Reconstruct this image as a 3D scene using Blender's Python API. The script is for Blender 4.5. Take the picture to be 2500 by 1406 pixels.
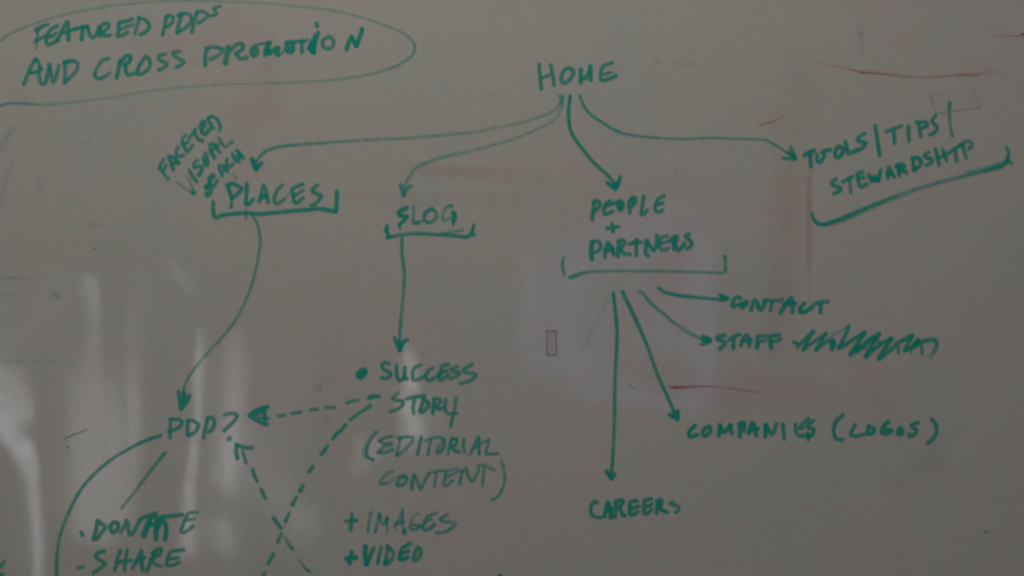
import bpy, math, random
import numpy as np

# ------------------------------------------------------------------ camera, world, lamps, exposure
for o in list(bpy.data.objects):
    bpy.data.objects.remove(o, do_unlink=True)
scene = bpy.context.scene
COL = scene.collection

PX = 0.0006            # one pixel of the photograph is 0.6 mm on the board
CAM_D = 1.35           # camera to board
EYE = 1.55             # camera height

cam_data = bpy.data.cameras.new('camera')
cam_data.sensor_width = 36.0
cam_data.lens = 36.0 * CAM_D / (2500 * PX)
cam_data.clip_start = 0.05
cam_data.clip_end = 60.0
cam = bpy.data.objects.new('camera', cam_data)
cam.location = (0.0, -CAM_D, EYE)
cam.rotation_euler = (math.radians(90), 0, 0)
COL.objects.link(cam)
scene.camera = cam

world = bpy.data.worlds.new('World')
scene.world = world
world.use_nodes = True
bg = world.node_tree.nodes['Background']
bg.inputs['Color'].default_value = (1.0, 0.985, 0.955, 1)
bg.inputs['Strength'].default_value = 0.090

ld = bpy.data.lights.new('ceiling_lamp', 'AREA')
ld.shape = 'RECTANGLE'
ld.size, ld.size_y = 1.2, 0.4
ld.energy = 11.6
ld.color = (1.0, 0.945, 0.875)
lamp = bpy.data.objects.new('ceiling_lamp', ld)
lamp.location = (-0.28, -1.45, EYE + 1.66)
COL.objects.link(lamp)
from mathutils import Vector
lamp.rotation_euler = (Vector((0.0, 0, EYE)) - lamp.location).to_track_quat('-Z', 'Y').to_euler()

scene.view_settings.view_transform = 'Standard'
scene.view_settings.look = 'None'
scene.view_settings.gamma = 1.0
scene.view_settings.use_curve_mapping = False
scene.view_settings.exposure = 0.0
scene.render.engine = 'CYCLES'
scene.cycles.use_denoising = True
scene.cycles.denoiser = 'OPENIMAGEDENOISE'
scene.cycles.denoising_input_passes = 'RGB_ALBEDO_NORMAL'
scene.cycles.denoising_prefilter = 'NONE'
scene.cycles.transparent_max_bounces = 16
scene.cycles.max_bounces = 4
scene.cycles.sample_clamp_indirect = 0.0
scene.cycles.filter_width = 1.9

# ------------------------------------------------------------------ helpers
def board_xyz(px, py, y=0.0):
    return ((px - 1250.0) * PX, y, (703.0 - py) * PX)

def new_mat(name):
    m = bpy.data.materials.new(name)
    m.use_nodes = True
    nt = m.node_tree
    nt.nodes.clear()
    out = nt.nodes.new('ShaderNodeOutputMaterial')
    return m, nt, out

def link(nt, a, b):
    nt.links.new(a, b)

def principled(nt, color=(0.5, 0.5, 0.5), rough=0.4, spec=0.5):
    p = nt.nodes.new('ShaderNodeBsdfPrincipled')
    p.inputs['Base Color'].default_value = (*color, 1)
    p.inputs['Roughness'].default_value = rough
    p.inputs['Specular IOR Level'].default_value = spec
    return p

def ink_material(name, color, rough=0.22, spec=0.3, gain=1.0, thin=None):
    """dry-erase ink: a see-through film, its cover given by the mesh attribute 'ink'"""
    m, nt, out = new_mat(name)
    at = nt.nodes.new('ShaderNodeAttribute'); at.attribute_name = 'ink'
    p = principled(nt, color, rough, spec)
    if thin:
        r = nt.nodes.new('ShaderNodeMix'); r.data_type = 'RGBA'
        r.inputs[6].default_value = (*thin, 1); r.inputs[7].default_value = (*color, 1)
        mr = nt.nodes.new('ShaderNodeMapRange')
        mr.inputs['From Min'].default_value = 0.25; mr.inputs['From Max'].default_value = 0.95
        link(nt, at.outputs['Fac'], mr.inputs['Value'])
        link(nt, mr.outputs['Result'], r.inputs[0])
        link(nt, r.outputs[2], p.inputs['Base Color'])
    t = nt.nodes.new('ShaderNodeBsdfTransparent')
    mx = nt.nodes.new('ShaderNodeMixShader')
    mu = nt.nodes.new('ShaderNodeMath'); mu.operation = 'MULTIPLY'; mu.use_clamp = True
    mu.inputs[1].default_value = gain
    link(nt, at.outputs['Fac'], mu.inputs[0])
    link(nt, mu.outputs[0], mx.inputs[0])
    link(nt, t.outputs[0], mx.inputs[1])
    link(nt, p.outputs[0], mx.inputs[2])
    link(nt, mx.outputs[0], out.inputs['Surface'])
    return m

GREEN = ink_material('green_ink', (0.0, 0.425, 0.308), thin=(0.05, 0.53, 0.42), spec=0.12, gain=1.06)
RED = ink_material('red_ink', (0.62, 0.10, 0.12))
PINK = ink_material('pink_ink_residue', (0.74, 0.48, 0.49), gain=1.7)
GHOST = ink_material('green_ink_residue', (0.46, 0.67, 0.58), gain=1.7)
BLUE = ink_material('blue_ink_residue', (0.44, 0.56, 0.65), gain=1.6)
GREY = ink_material('grey_grime', (0.10, 0.095, 0.085), rough=0.5)
WHITE = ink_material('pale_reflection', (0.93, 0.92, 0.93), rough=0.5)  # soft bright reflection spots, painted on the board as a pale film

# ------------------------------------------------------------------ whiteboard
board = bpy.data.objects.new('whiteboard', None)
board.location = (0, 0, EYE)
COL.objects.link(board)
board['label'] = 'large glossy whiteboard covered with a green handwritten site map of words and arrows'
board['category'] = 'whiteboard'

m, nt, out = new_mat('whiteboard_enamel')
p = principled(nt, (0.6, 0.57, 0.53), 0.04, 0.5)
tc = nt.nodes.new('ShaderNodeTexCoord')
def noise(scale, detail, rough, off):
    mp = nt.nodes.new('ShaderNodeMapping'); mp.inputs['Location'].default_value = off
    link(nt, tc.outputs['Object'], mp.inputs['Vector'])
    n = nt.nodes.new('ShaderNodeTexNoise')
    n.inputs['Scale'].default_value = scale; n.inputs['Detail'].default_value = detail
    n.inputs['Roughness'].default_value = rough
    link(nt, mp.outputs[0], n.inputs['Vector'])
    return n
def mixcol(fac, a, b):
    mx = nt.nodes.new('ShaderNodeMix'); mx.data_type = 'RGBA'
    link(nt, fac, mx.inputs[0])
    for k, v in ((6, a), (7, b)):
        if isinstance(v, tuple): mx.inputs[k].default_value = (*v, 1)
        else: link(nt, v, mx.inputs[k])
    return mx.outputs[2]
def ramp(n, lo, hi):
    mr = nt.nodes.new('ShaderNodeMapRange'); mr.interpolation_type = 'SMOOTHSTEP'
    mr.inputs['From Min'].default_value = lo; mr.inputs['From Max'].default_value = hi
    link(nt, n.outputs['Fac'], mr.inputs['Value'])
    return mr.outputs['Result']
BASE = (0.618, 0.602, 0.550)
n1 = noise(3.2, 5, 0.6, (3.1, 0, 7.7))      # pink haze of rubbed-out red
n2 = noise(4.1, 5, 0.6, (11.4, 0, 2.3))     # greenish haze of rubbed-out green
n3 = noise(420.0, 2, 0.7, (0, 0, 0))        # fine speckle of the enamel
n4 = noise(150.0, 2, 0.6, (5, 0, 1))
c = mixcol(ramp(n1, 0.45, 0.72), BASE, (0.636, 0.568, 0.535))
c = mixcol(ramp(n2, 0.47, 0.74), c, (0.562, 0.596, 0.546))
def scale_col(col, fac, lo, hi):
    mr = nt.nodes.new('ShaderNodeMapRange')
    mr.inputs['From Min'].default_value = 0.25; mr.inputs['From Max'].default_value = 0.75
    mr.inputs['To Min'].default_value = lo; mr.inputs['To Max'].default_value = hi
    link(nt, fac, mr.inputs['Value'])
    v = nt.nodes.new('ShaderNodeVectorMath'); v.operation = 'SCALE'
    link(nt, col, v.inputs[0]); link(nt, mr.outputs['Result'], v.inputs['Scale'])
    return v.outputs[0]
n5 = noise(48.0, 1, 0.5, (2, 0, 9))
n6 = noise(41.0, 1, 0.5, (21, 0, 4))
def tint(col, n, lo, hi, t):
    m_ = nt.nodes.new('ShaderNodeMix'); m_.data_type = 'RGBA'; m_.blend_type = 'MULTIPLY'
    link(nt, ramp(n, lo, hi), m_.inputs[0]); link(nt, col, m_.inputs[6]); m_.inputs[7].default_value = (*t, 1)
    return m_.outputs[2]
c = tint(c, n5, 0.50, 0.72, (1.03, 0.955, 0.97))
c = tint(c, n6, 0.50, 0.72, (0.955, 1.0, 0.965))
c = scale_col(c, n3.outputs['Fac'], 0.87, 1.13)
c = scale_col(c, n4.outputs['Fac'], 0.97, 1.03)
link(nt, c, p.inputs['Base Color'])
bp = nt.nodes.new('ShaderNodeBump')
nb = noise(7.0, 3, 0.5, (1, 2, 3))
bp.inputs['Strength'].default_value = 0.02; bp.inputs['Distance'].default_value = 0.01
link(nt, nb.outputs['Fac'], bp.inputs['Height'])
link(nt, bp.outputs[0], p.inputs['Normal'])
link(nt, p.outputs[0], out.inputs['Surface'])
BOARD_MAT = m

def box_mesh(name, x0, x1, y0, y1, z0, z1):
    me = bpy.data.meshes.new(name)
    v = [(x, y, z) for x in (x0, x1) for y in (y0, y1) for z in (z0, z1)]
    f = [(0, 1, 3, 2), (4, 6, 7, 5), (0, 4, 5, 1), (2, 3, 7, 6), (0, 2, 6, 4), (1, 5, 7, 3)]
    me.from_pydata(v, [], f)
    me.update()
    return me
me = box_mesh('writing_surface', -1.5, 1.5, 0.0, 0.018, -0.9, 0.9)
me.materials.append(BOARD_MAT)
surf = bpy.data.objects.new('writing_surface', me)
COL.objects.link(surf); surf.parent = board

# ------------------------------------------------------------------ pen strokes -> ink film meshes
ZF = 0.256             # photo pixels per unit of the traced close-ups
TILES = {'A': (0, 0), 'B': (600, 0), 'C': (1200, 0), 'D': (1860, 0), 'E': (0, 260), 'F': (600, 260),
         'G': (1200, 400), 'H': (1860, 260), 'I': (0, 620), 'J': (600, 620), 'K': (1240, 660),
         'L': (1700, 660), 'M': (0, 1046), 'N': (360, 880), 'O': (760, 840), 'P': (600, 1046),
         'Q': (1360, 960), 'R': (1700, 920),
         'S': (1920, 770), 'T': (920, 480), 'U': (500, 60)}
FINE = {'S': 0.16, 'T': 0.104, 'U': 0.16}

def parse(txt):
    """strokes split by ';'  tokens: 'A:' tile, 'w32' width, 'd.9' cover, 's2' edge softness, 'x,y[,cover[,width]]'"""
    tile, w, d, s = 'A', 32.0, 0.9, 2.8
    out = []
    for st in txt.split(';'):
        pts = []
        for t in st.split():
            if t[-1] == ':': tile = t[:-1]
            elif t[0] == 'w': w = float(t[1:])
            elif t[0] == 'd': d = float(t[1:])
            elif t[0] == 's': s = float(t[1:])
            else:
                q = [float(a) for a in t.split(',')]
                if tile == 'X': x, y, k = q[0], q[1], 1.0
                else:
                    k = FINE.get(tile, ZF)
                    x, y = TILES[tile][0] + q[0] * k, TILES[tile][1] + q[1] * k
                pts.append((x, y, q[2] if len(q) > 2 else d, (q[3] if len(q) > 3 else w) * k))
        if pts: out.append((np.array(pts), s))
    return out

def densify(p, step=0.8):
    if len(p) == 1: return p
    if len(p) == 2:
        n = max(2, int(np.hypot(*(p[1, :2] - p[0, :2])) / step))
        t = np.linspace(0, 1, n)[:, None]
        return p[0] * (1 - t) + p[1] * t
    q = np.vstack([2 * p[0] - p[1], p, 2 * p[-1] - p[-2]])
    res = []
    for i in range(1, len(q) - 2):
        a, b, c_, d_ = q[i - 1], q[i], q[i + 1], q[i + 2]
        n = max(2, int(np.hypot(*(c_[:2] - b[:2])) / step))
        t = np.linspace(0, 1, n, endpoint=False)[:, None]
        ten = 0.42          # a little tighter than Catmull-Rom
        m0, m1 = ten * (c_ - a), ten * (d_ - b)
        t2, t3 = t * t, t * t * t
        r = (2*t3 - 3*t2 + 1) * b + (t3 - 2*t2 + t) * m0 + (-2*t3 + 3*t2) * c_ + (t3 - t2) * m1
        lin = b * (1 - t) + c_ * t
        r[:, 2:] = lin[:, 2:]
        res.append(r)
    res.append(p[-1:])
    return np.vstack(res)

rng = np.random.RandomState(7)
def vnoise(xx, yy, cell, seed):
    r = np.random.RandomState(seed).rand(256, 256)
    x, y = xx / cell, yy / cell
    xi, yi = np.floor(x).astype(int), np.floor(y).astype(int)
    fx, fy = x - xi, y - yi
    fx, fy = fx*fx*(3-2*fx), fy*fy*(3-2*fy)
    g = lambda a, b: r[a % 256, b % 256]
    return (g(xi, yi)*(1-fx) + g(xi+1, yi)*fx)*(1-fy) + (g(xi, yi+1)*(1-fx) + g(xi+1, yi+1)*fx)*fy

def field(strokes, cell, pv=0.0):
    """rasterise strokes to a cover field on a grid of the given cell (photo pixels)"""
    den = [(densify(p), s) for p, s in strokes]
    pad = 3 * cell
    x0 = min((d[:, 0] - d[:, 3] / 2 - 2 * s).min() for d, s in den) - pad
    x1 = max((d[:, 0] + d[:, 3] / 2 + 2 * s).max() for d, s in den) + pad
    y0 = min((d[:, 1] - d[:, 3] / 2 - 2 * s).min() for d, s in den) - pad
    y1 = max((d[:, 1] + d[:, 3] / 2 + 2 * s).max() for d, s in den) + pad
    nx, ny = int((x1 - x0) / cell) + 2, int((y1 - y0) / cell) + 2
    gx, gy = x0 + np.arange(nx) * cell, y0 + np.arange(ny) * cell
    F = np.zeros((nx, ny))
    for k, (d, s) in enumerate(den):
        S = np.zeros((nx, ny))
        L = np.arange(len(d)) * 0.8
        d = d.copy(); d[:, 2] *= 1 - pv * (rng.rand() * 0.8 + 1.2 * np.abs(vnoise(L, L * 0 + k * 5.3 + y0, 26, 9) - 0.5))
        wob = 1 + 0.09 * (vnoise(L, L * 0 + k * 3.7 + x0, 14, 5) - 0.5) * 2    # uneven pressure of the hand
        for (x, y, c_, w), wb in zip(d, wob):
            r = w * wb / 2
            R = r + s
            i0, i1 = int((x - R - x0) / cell), int((x + R - x0) / cell) + 2
            j0, j1 = int((y - R - y0) / cell), int((y + R - y0) / cell) + 2
            i0, j0 = max(i0, 0), max(j0, 0)
            dist = np.hypot(gx[i0:i1, None] - x, gy[None, j0:j1] - y)
            t = np.clip((R - dist) / (2 * s), 0, 1)
            v = c_ * t * t * (3 - 2 * t)
            np.maximum(S[i0:i1, j0:j1], v, out=S[i0:i1, j0:j1])
        F = 1 - (1 - F) * (1 - S)
    return gx, gy, F

LAYER = [0]
def ink(name, txt, mat, parent, label=None, cell=1.6, grain=1.0, cut=0.03, cap=0.97, wk=1.08):
    st = parse(txt) if isinstance(txt, str) else txt
    for p_, s_ in st: p_[:, 3] *= wk
    gx, gy, F = field(st, cell, 0.17)
    XX, YY = np.meshgrid(gx, gy, indexing='ij')
    nz = 0.55 * vnoise(XX, YY, 4.0, 11) + 0.45 * vnoise(XX, YY, 13.0, 12)
    F = F * (1 - grain * (0.11 + 0.36 * (1 - np.clip(F, 0, 1))) * np.clip(nz * 1.5 - 0.15, 0, 1))
    F = np.minimum(F, cap)
    keepv = F > cut
    kc = keepv[:-1, :-1] | keepv[1:, :-1] | keepv[:-1, 1:] | keepv[1:, 1:]
    used = np.zeros(F.shape, bool)
    used[:-1, :-1] |= kc; used[1:, :-1] |= kc; used[:-1, 1:] |= kc; used[1:, 1:] |= kc
    idx = -np.ones(F.shape, int)
    idx[used] = np.arange(used.sum())
    LAYER[0] += 1
    y = -0.00015 - LAYER[0] * 0.000006          # each later mark lies on top of the earlier ones
    vx, vz = (XX[used] - 1250) * PX, (703 - YY[used]) * PX
    verts = np.stack([vx, np.full(len(vx), y), vz], 1)
    ii, jj = np.nonzero(kc)
    faces = np.stack([idx[ii, jj], idx[ii, jj+1], idx[ii+1, jj+1], idx[ii+1, jj]], 1)
    me = bpy.data.meshes.new(name)
    me.from_pydata(verts.tolist(), [], faces.tolist())
    a = me.attributes.new('ink', 'FLOAT', 'POINT')
    fv = F[used].copy(); fv[fv < cut] *= 0.6
    a.data.foreach_set('value', fv.astype(np.float32))
    me.update()
    me.materials.append(mat)
    o = bpy.data.objects.new(name, me)
    COL.objects.link(o)
    o.parent = parent
    if label: o['label'] = label
    return o

def word(label, txt, **k):
    k.setdefault('wk', 1.10)
    return ink('written_word', txt, GREEN, board, label, **k)
def arrow(label, shaft, head, name='arrow', **k):
    a = ink(name, shaft, GREEN, board, label, **k)
    ink('arrowhead', head, GREEN, a)
    return a

exec_marks = []
# --- residue of earlier, wiped-off writing, and painted reflection spots (lies lowest)
def smear(mat, label, txt, k=1.0):
    for pts, soft in parse(txt):            # every smear is a mark of its own
        pts = pts.copy(); pts[:, 2] *= k
        big = pts[:, 3].max() > 20
        ink('ink_smear_or_glint', [(pts, soft)], mat, board, label, cell=5.0 if big else 2.0, grain=0.9, cut=0.008)
smear(PINK, 'faint pink vertical streak of wiped red ink below TOOLS', "X: s7 w9 1977,400,.12 1977,440,.4 1976,500,.5 1976,560,.42 1976,620,.38 1976,680,.25 1977,745,.25; s34 w70 1930,430,.08 1925,520,.2 1915,620,.14 1905,720,.2 1890,840,.12", k=0.7)
smear(PINK, 'broad pink haze of wiped red ink above TOOLS', "X: s40 w80 1940,150,.08 1960,230,.16 1940,300,.18 1920,380,.16 1890,480,.07", k=0.42)
smear(PINK, 'pink horizontal smears of wiped red ink above BLOG', "X: s14 w28 940,420,.08 1040,418,.28 1130,420,.33 1230,425,.22 1340,430,.05; s16 w26 840,480,.1 930,482,.22 1060,490,.2 1220,486,.2 1330,490,.06; s10 w12 1060,418,.2 1200,421,.2", k=0.42)
smear(PINK, 'pink haze of wiped red ink under the oval', "X: s40 w70 640,120,.1 650,230,.18 600,300,.16 590,420,.1; s40 w90 330,110,.08 420,120,.12 540,90,.08", k=0.42)
smear(PINK, 'reddish haze of wiped ink around the companies arrow', "X: s36 w70 1560,760,.1 1640,640,.18 1660,560,.1; s40 w80 1620,920,.16 1760,960,.2 1950,960,.22 2030,980,.08", k=0.42)
smear(PINK, 'rosy haze of wiped ink right of LOGOS', "X: s40 w80 2120,900,.1 2150,980,.16 2180,1050,.08; s24 w40 2280,1100,.14 2290,1130,.12; s30 w60 2200,1180,.1 2240,1140,.1", k=0.42)
smear(GHOST, 'faint trace of a wiped green line under PARTNERS', "X: s9 w10 1560,660,.05 1500,700,.08 1460,775,.12 1435,830,.12 1420,860,.04")
smear(BLUE, 'faint bluish trace of wiped pen at left edge', "X: s7 w14 30,318,.2 14,340,.22 0,365,.16; s7 w10 30,400,.08 12,450,.1 0,500,.1")
smear(GHOST, 'faint green ghost lines at left edge below the oval', "X: s4 w6 0,680,.22 60,680,.2 110,676,.06; s4 w6 0,713,.22 30,722,.2 60,722,.06; s5 w7 0,880,.1 100,882,.12 180,884,.06; s5 w6 40,880,.1 180,960,.08")
smear(GHOST, 'faint row of wiped green dashes right of HOME', "X: s5 w8 1600,156,.14 1606,155,.14; 1640,158,.16 1650,156,.16; 1670,158,.08 1686,156,.22 1696,156,.1")
smear(BLUE, 'small blue-grey smudge left of STORY', "X: s7 w9 774,948,.3 780,943,.25; s10 w12 790,1010,.1 802,1030,.12")
smear(GREY, 'small grey smudge at left of the curved arrow', "X: s7 w13 136,718,.2 142,724,.2; s5 w7 200,640,.06 210,646,.06")
smear(RED, 'small rosy rubbed spot on the board', "X: s3.5 w6 206,351,.4 216,350,.5; s4 w6 218,549,.3 228,549,.75 240,549,.35 256,548,.15; s3.5 w6 96,448,.55 97,452,.5; s3 w7 83,104,.85 84,105,.85; s8 w8 1650,418,.5 1654,424,.45", k=0.42)
smear(GREY, 'grey vertical rub mark near the top right', "X: s10 w14 2100,60,.04 2102,90,.13 2104,130,.08; s5 w5 2095,84,.14 2104,84,.14")
smear(WHITE, 'pale painted reflection spot on the streak above CONTACT', "X: s14 w14 1968,695,.2 1975,712,.34 1982,722,.2; s16 w16 1866,1190,.1 1874,1200,.16 1884,1190,.08")

def redline(label, txt): return ink('pen_line', txt, RED, board, label, grain=1.2)
redline('thin red line above the tape mark at upper right', "D: s1.6 w16 540,600,.1 700,635,.28 850,668,.4 920,685,.6 960,695,.8,26 1010,698,.5 1200,715,.35 1380,735,.22 1550,742,.35 1750,728,.35 1850,722,.48 1960,720,.5 2050,718,.5,22 2110,705,.15; s3 w36 980,688,.15 1200,700,.12 1400,735,.1; 1850,712,.12 2150,690,.15 2350,690,.08")
redline('short bright red dash running off the right edge', "D: s1.6 w14 2200,345,.12 2350,348,.25 2430,350,.5 2470,340,.7 2515,322,.95,24")
redline('faint red line left of TOOLS near the top arrow', "D: s2.5 w20 -20,1195,.4 80,1172,.4 150,1140,.25 230,1105,.12")
redline('red pen line under STAFF crossing the companies arrow', "K: s1.6 w12 1530,1114,.7 1600,1114,.85,26 1700,1110,.75,18 1850,1103,.7 1950,1106,.55 2030,1112,.5 2090,1118,.2 2160,1128,.55 2280,1145,.5 2400,1163,.25")
redline('tiny red tick beside the careers arrow', "K: s1.6 w10 1155,1080,.6 1175,1108,.6 1210,1122,.6")
ink('scratch_line', "M: s1.2 w9 600,102,.55 660,75,.75 700,57,.7 740,43,.9 790,22,.7 835,4,.8", GREY, board, 'short dark slanting scratch at left of PDP', cap=.85)
ink('ink_speck', "M: s1.6 w16 646,176,.75 650,180,.75", GREY, board, 'tiny dark speck below the slanting scratch')
ink('ink_speck', "E: s1.6 w14 902,1355,.7 908,1360,.7", GREY, board, 'tiny dark speck at the middle left')
ink('ink_speck', "E: s1.6 w14 d.3 2150,1085 2165,1100", GREY, board, 'pale grey speck under the PLACES bracket')

# --- top left heading in its oval
ink('oval_outline', """A: w24 s2.4 -30,415,.5 60,350,.5 130,312,.46 300,240,.42 500,175,.38 750,115,.36 1000,70,.36 1300,35,.36 1600,18,.34 1900,15,.32 2200,22,.32 2500,32,.32
 B: 300,45,.34 600,75,.36 800,100,.38 1000,140,.4 1200,200,.36 1400,275,.4 1540,345,.5 1605,420,.6 1612,480,.62 1570,550,.58 1450,625,.55 1300,680,.5 1100,730,.45 850,765,.42 600,780,.36 300,795,.28 0,802,.22
 A: 2000,815,.26 1700,840,.28 1400,875,.28 1100,930,.26 800,965,.3 500,1000,.42 350,1000,.55 200,988,.68 80,990,.78 -20,1016,.85""", GREEN, board, 'thin pale green oval drawn round the two-line heading', grain=1.3)
word('word FEATURED in thick green capitals', """A: w30 d.84 462,235,.6 400,258 350,290,.9,40 345,300,.9; 430,345,.8 390,368 345,390; w24 360,290,.7 358,340,.6 352,400,.6 350,465,.4;
 w34 545,250 480,290 455,340 440,400 460,430 500,415 545,385; 460,350 500,348 535,322;
 550,390 590,300 645,212 650,290 655,382; w30 590,322 650,305 720,275; w32 715,285 780,262 838,258; w36 790,275 780,380;
 w32 838,258 850,320 880,362 920,335 945,262; w38 955,260 960,340; w32 960,250 1010,228 1040,238 1030,272 985,308; 985,308 1005,345 1050,340;
 w34 1260,185 1190,212 1138,222 1132,290 1122,345 1160,345 1220,310; w26 1135,290 1200,262 1270,238,.6; w30 1325,175 1312,240,.75 1285,330,.65; w32 1322,172 1380,192 1422,240 1415,280 1370,320 1340,330""")
word('word PDPs in green capitals at the top edge', """A: w30 d.84 1592,155 1575,230 1550,340; 1580,172 1620,152 1652,168 1645,210 1610,250 1580,262;
 w38 1730,140 1710,220 1690,312; w32 1700,150 1770,130 1822,152 1826,200 1790,250 1700,312; w30 1880,120 1850,220 1830,310; 1880,118 1930,113 1982,140 1970,170 1920,205 1890,220; w28 2100,65,.65 2050,78 2040,98 2062,118 2060,142 2015,155""")
word('word AND in green capitals', """A: w34 d.8 230,805 285,660,.65 340,570; 340,570 370,605 378,660 372,720,.6 392,795,.7 430,795 455,710 472,625; 472,622 490,710 510,785 540,710 562,632,.65; w32 285,695,.9 340,690 400,660,.7;
 618,595 622,680,.6 615,790; 615,602,.95,40 690,582 738,605 738,660 690,722,.65 622,785,.9,38""")
word('word CROSS in green capitals', """A: w32 d.84 1040,560,.7 980,578,.7 930,640,.65 905,710 920,745 960,750 1010,725,.7 1048,698,.5; w36 1152,580 1132,660 1112,745; 1142,605 1200,542 1240,535 1240,580 1192,622; 1192,615 1202,680 1222,718 1280,702,.6;
 w34 1385,545 1330,630 1308,690 1322,710 1370,698 1422,650,.75 1432,590 1402,548 1385,540; w32 1580,520,.7 1530,530 1512,560 1545,585 1592,612 1570,645 1515,670; 1712,495,.7 1660,500 1652,522 1700,560 1752,590 1730,620 1682,645""")
word('word PROMOTION in green capitals ending near the oval tip', """U: w62 d.82 38,365 8,480 8,625; w58 20,372 130,347 250,372 270,410,.7 200,480,.65 w62 90,528,.8; w86 d.84 360,352 340,450 312,588; w60 400,400,.75 480,312 550,295 582,322 560,388 490,440; w68 482,440 520,508 570,528 640,510,.75;
 w68 d.86 752,340 715,390 718,455 750,485 792,450 795,390 757,342; w56 d.5 755,400 760,440; w48 d.72 780,322 860,302 960,292; w82 d.9 985,285 952,370; w70 d.66 940,380 918,465; w92 d.9 960,420 985,435; w64 985,435 1060,385 1110,362; w74 1120,365 1090,440 1112,465; w46 d.6 1112,468 1180,440 1240,370; w66 d.86 1268,285 1250,340 1262,405 1300,432 1348,395 1350,320; w80 d.62 1310,365; w56 d.86 1240,282 1380,266 1500,256 1555,246,.6; w62 1482,270 1482,428;
 d.92 w54 1735,128; w96 1705,180 1645,300 1605,365; w126 1655,290 1640,390; w92 1660,425; w62 d.8 1888,192 1812,242 1797,320 1850,373 1930,358 1968,290 1940,215 1892,185; w66 d.86 2400,75 2380,160 2312,325; 2310,328 2272,250 2240,202; 2238,205 2190,290 2165,385; B: w36 676,228 684,256""", wk=1.0)
# --- HOME and its four arrows
word('word HOME in green capitals at top centre', """C: w30 d.86 455,620 460,720 475,850; 565,625 585,720 595,815; w26 475,750 565,710; w36 720,655 685,682 665,750 682,790 730,778 778,712 774,668 725,652;
 w36 850,665 850,790; w30 855,735 890,755 912,712; w34 930,700 940,635; 945,635 945,765; w30 1150,600 1065,635 1042,700 1042,755 1065,768 1130,752 1188,722; w26 1070,710 1138,695""")
arrow('thin pale arrow from HOME to PLACES', """C: w26 s2.4 645,918,.75 662,960,.65 640,1010,.5 580,1065,.42 480,1110,.4 300,1165,.38 100,1210,.32 0,1230,.28 F: 2200,245,.4 1900,275,.42 1500,305,.42 1100,325,.5 800,345,.6 500,365,.7 320,385,.75 200,422,.78 140,475,.78 100,530,.85""",
 "F: w42 d.9 62,505 82,575 100,600; w34 100,598 150,540; 80,530 100,570", grain=1.3)
arrow('thin pale arrow from HOME to BLOG', """C: w28 s2.4 680,918,.8 678,960,.6 660,1050,.35 590,1150,.36 400,1250,.38 200,1330,.38 0,1390,.4 F: 2100,435,.42 1900,480,.48 1750,525,.55 1620,592,.55 1560,670,.6 1515,760,.62""",
 "F: w34 d.8 1478,752 1495,800 1505,845; 1505,845 1530,790 1580,760,.65", grain=1.3)
arrow('thick dark arrow from HOME to PEOPLE', "C: w30 d.95 750,918 738,1010 735,1130 750,1230 790,1320 850,1400 G: w26 920,-75 985,0 1085,88 1185,195",
 "G: w38 d.95 1108,182 1175,235; w44 1185,225; w36 1190,232 1210,180 1225,128; w40 1160,205 1195,195")
arrow('thin arrow from HOME to TOOLS', "C: w24 840,920,.8 880,1010,.85 940,1090,.82 1050,1165,.82 1180,1245,.82 w20 1300,1285,.78 1500,1310,.72 1800,1328,.66 2100,1318,.66 H: 0,320,.7 80,342,.75 160,390,.78 240,445,.8 310,490,.8",
 "H: w30 d.82 272,390 300,450 322,500; 322,502 260,498 205,495,.7; w40 255,435,.6 300,470,.7")
# --- faceted visual search
word('tilted word FACETED in green capitals', """E: w28 d.8 1520,585 1560,640 1605,692; 1522,585 1535,550 1562,505,.65; 1555,615 1570,595 1582,560; w34 1652,600 1632,540 1612,480 1660,490 1705,545; w30 1640,555 1690,525;
 w30 1700,388 1680,430 1700,482 1748,465; w32 1768,280,.7 1735,330 1760,390 1790,428 1835,378; w28 1750,365 1790,345; w34 1852,245 1890,310 1930,330; w30 1800,315 1865,222; w36 1930,210 1950,180 1950,150 1930,150 1915,190 1930,250 1960,262 2000,215; w30 2038,210 2008,165 1985,120 2020,98 2070,122 2100,190 2090,235,.65""")
word('tilted word VISUAL in green capitals', """E: w14 1690,720,.7 1760,775,.6 1840,828,.8; w18 1770,655,.2 1800,690,.5 1830,760,.6 1845,810,.8; w40 d.9 1840,825 1850,822; w32 d.82 1805,612 1840,670 1875,718; w30 1885,512,.65 1855,540 1855,582 1910,572 1925,612 1895,655;
 w34 1940,490 1952,555 1978,555 1972,500 1960,445,.7; w34 2045,490 2012,430 2002,372 2040,362 2070,400 2095,440; w30 2012,430 2080,368; w30 2085,302 2120,360 2148,385 2215,338,.7""")
word('tilted word SEACH in green capitals above PLACES', """E: w32 d.82 1965,760 1985,790 2012,785 2005,830 1975,850 1970,825; 1962,770 1990,745; w38 2030,655 1995,690 2005,740; w34 2005,740 2035,765 2072,705,.7; 2005,700 2042,665; w34 2120,660 2100,610 2092,565 2140,575 2165,620; w28 2110,630 2150,592; w30 2165,502 2160,540 2185,578 2220,552; w34 2218,455 2245,510 2275,525 2270,490; w32 2258,420 2290,455 2318,490; 2250,490 2290,460""")
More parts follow.
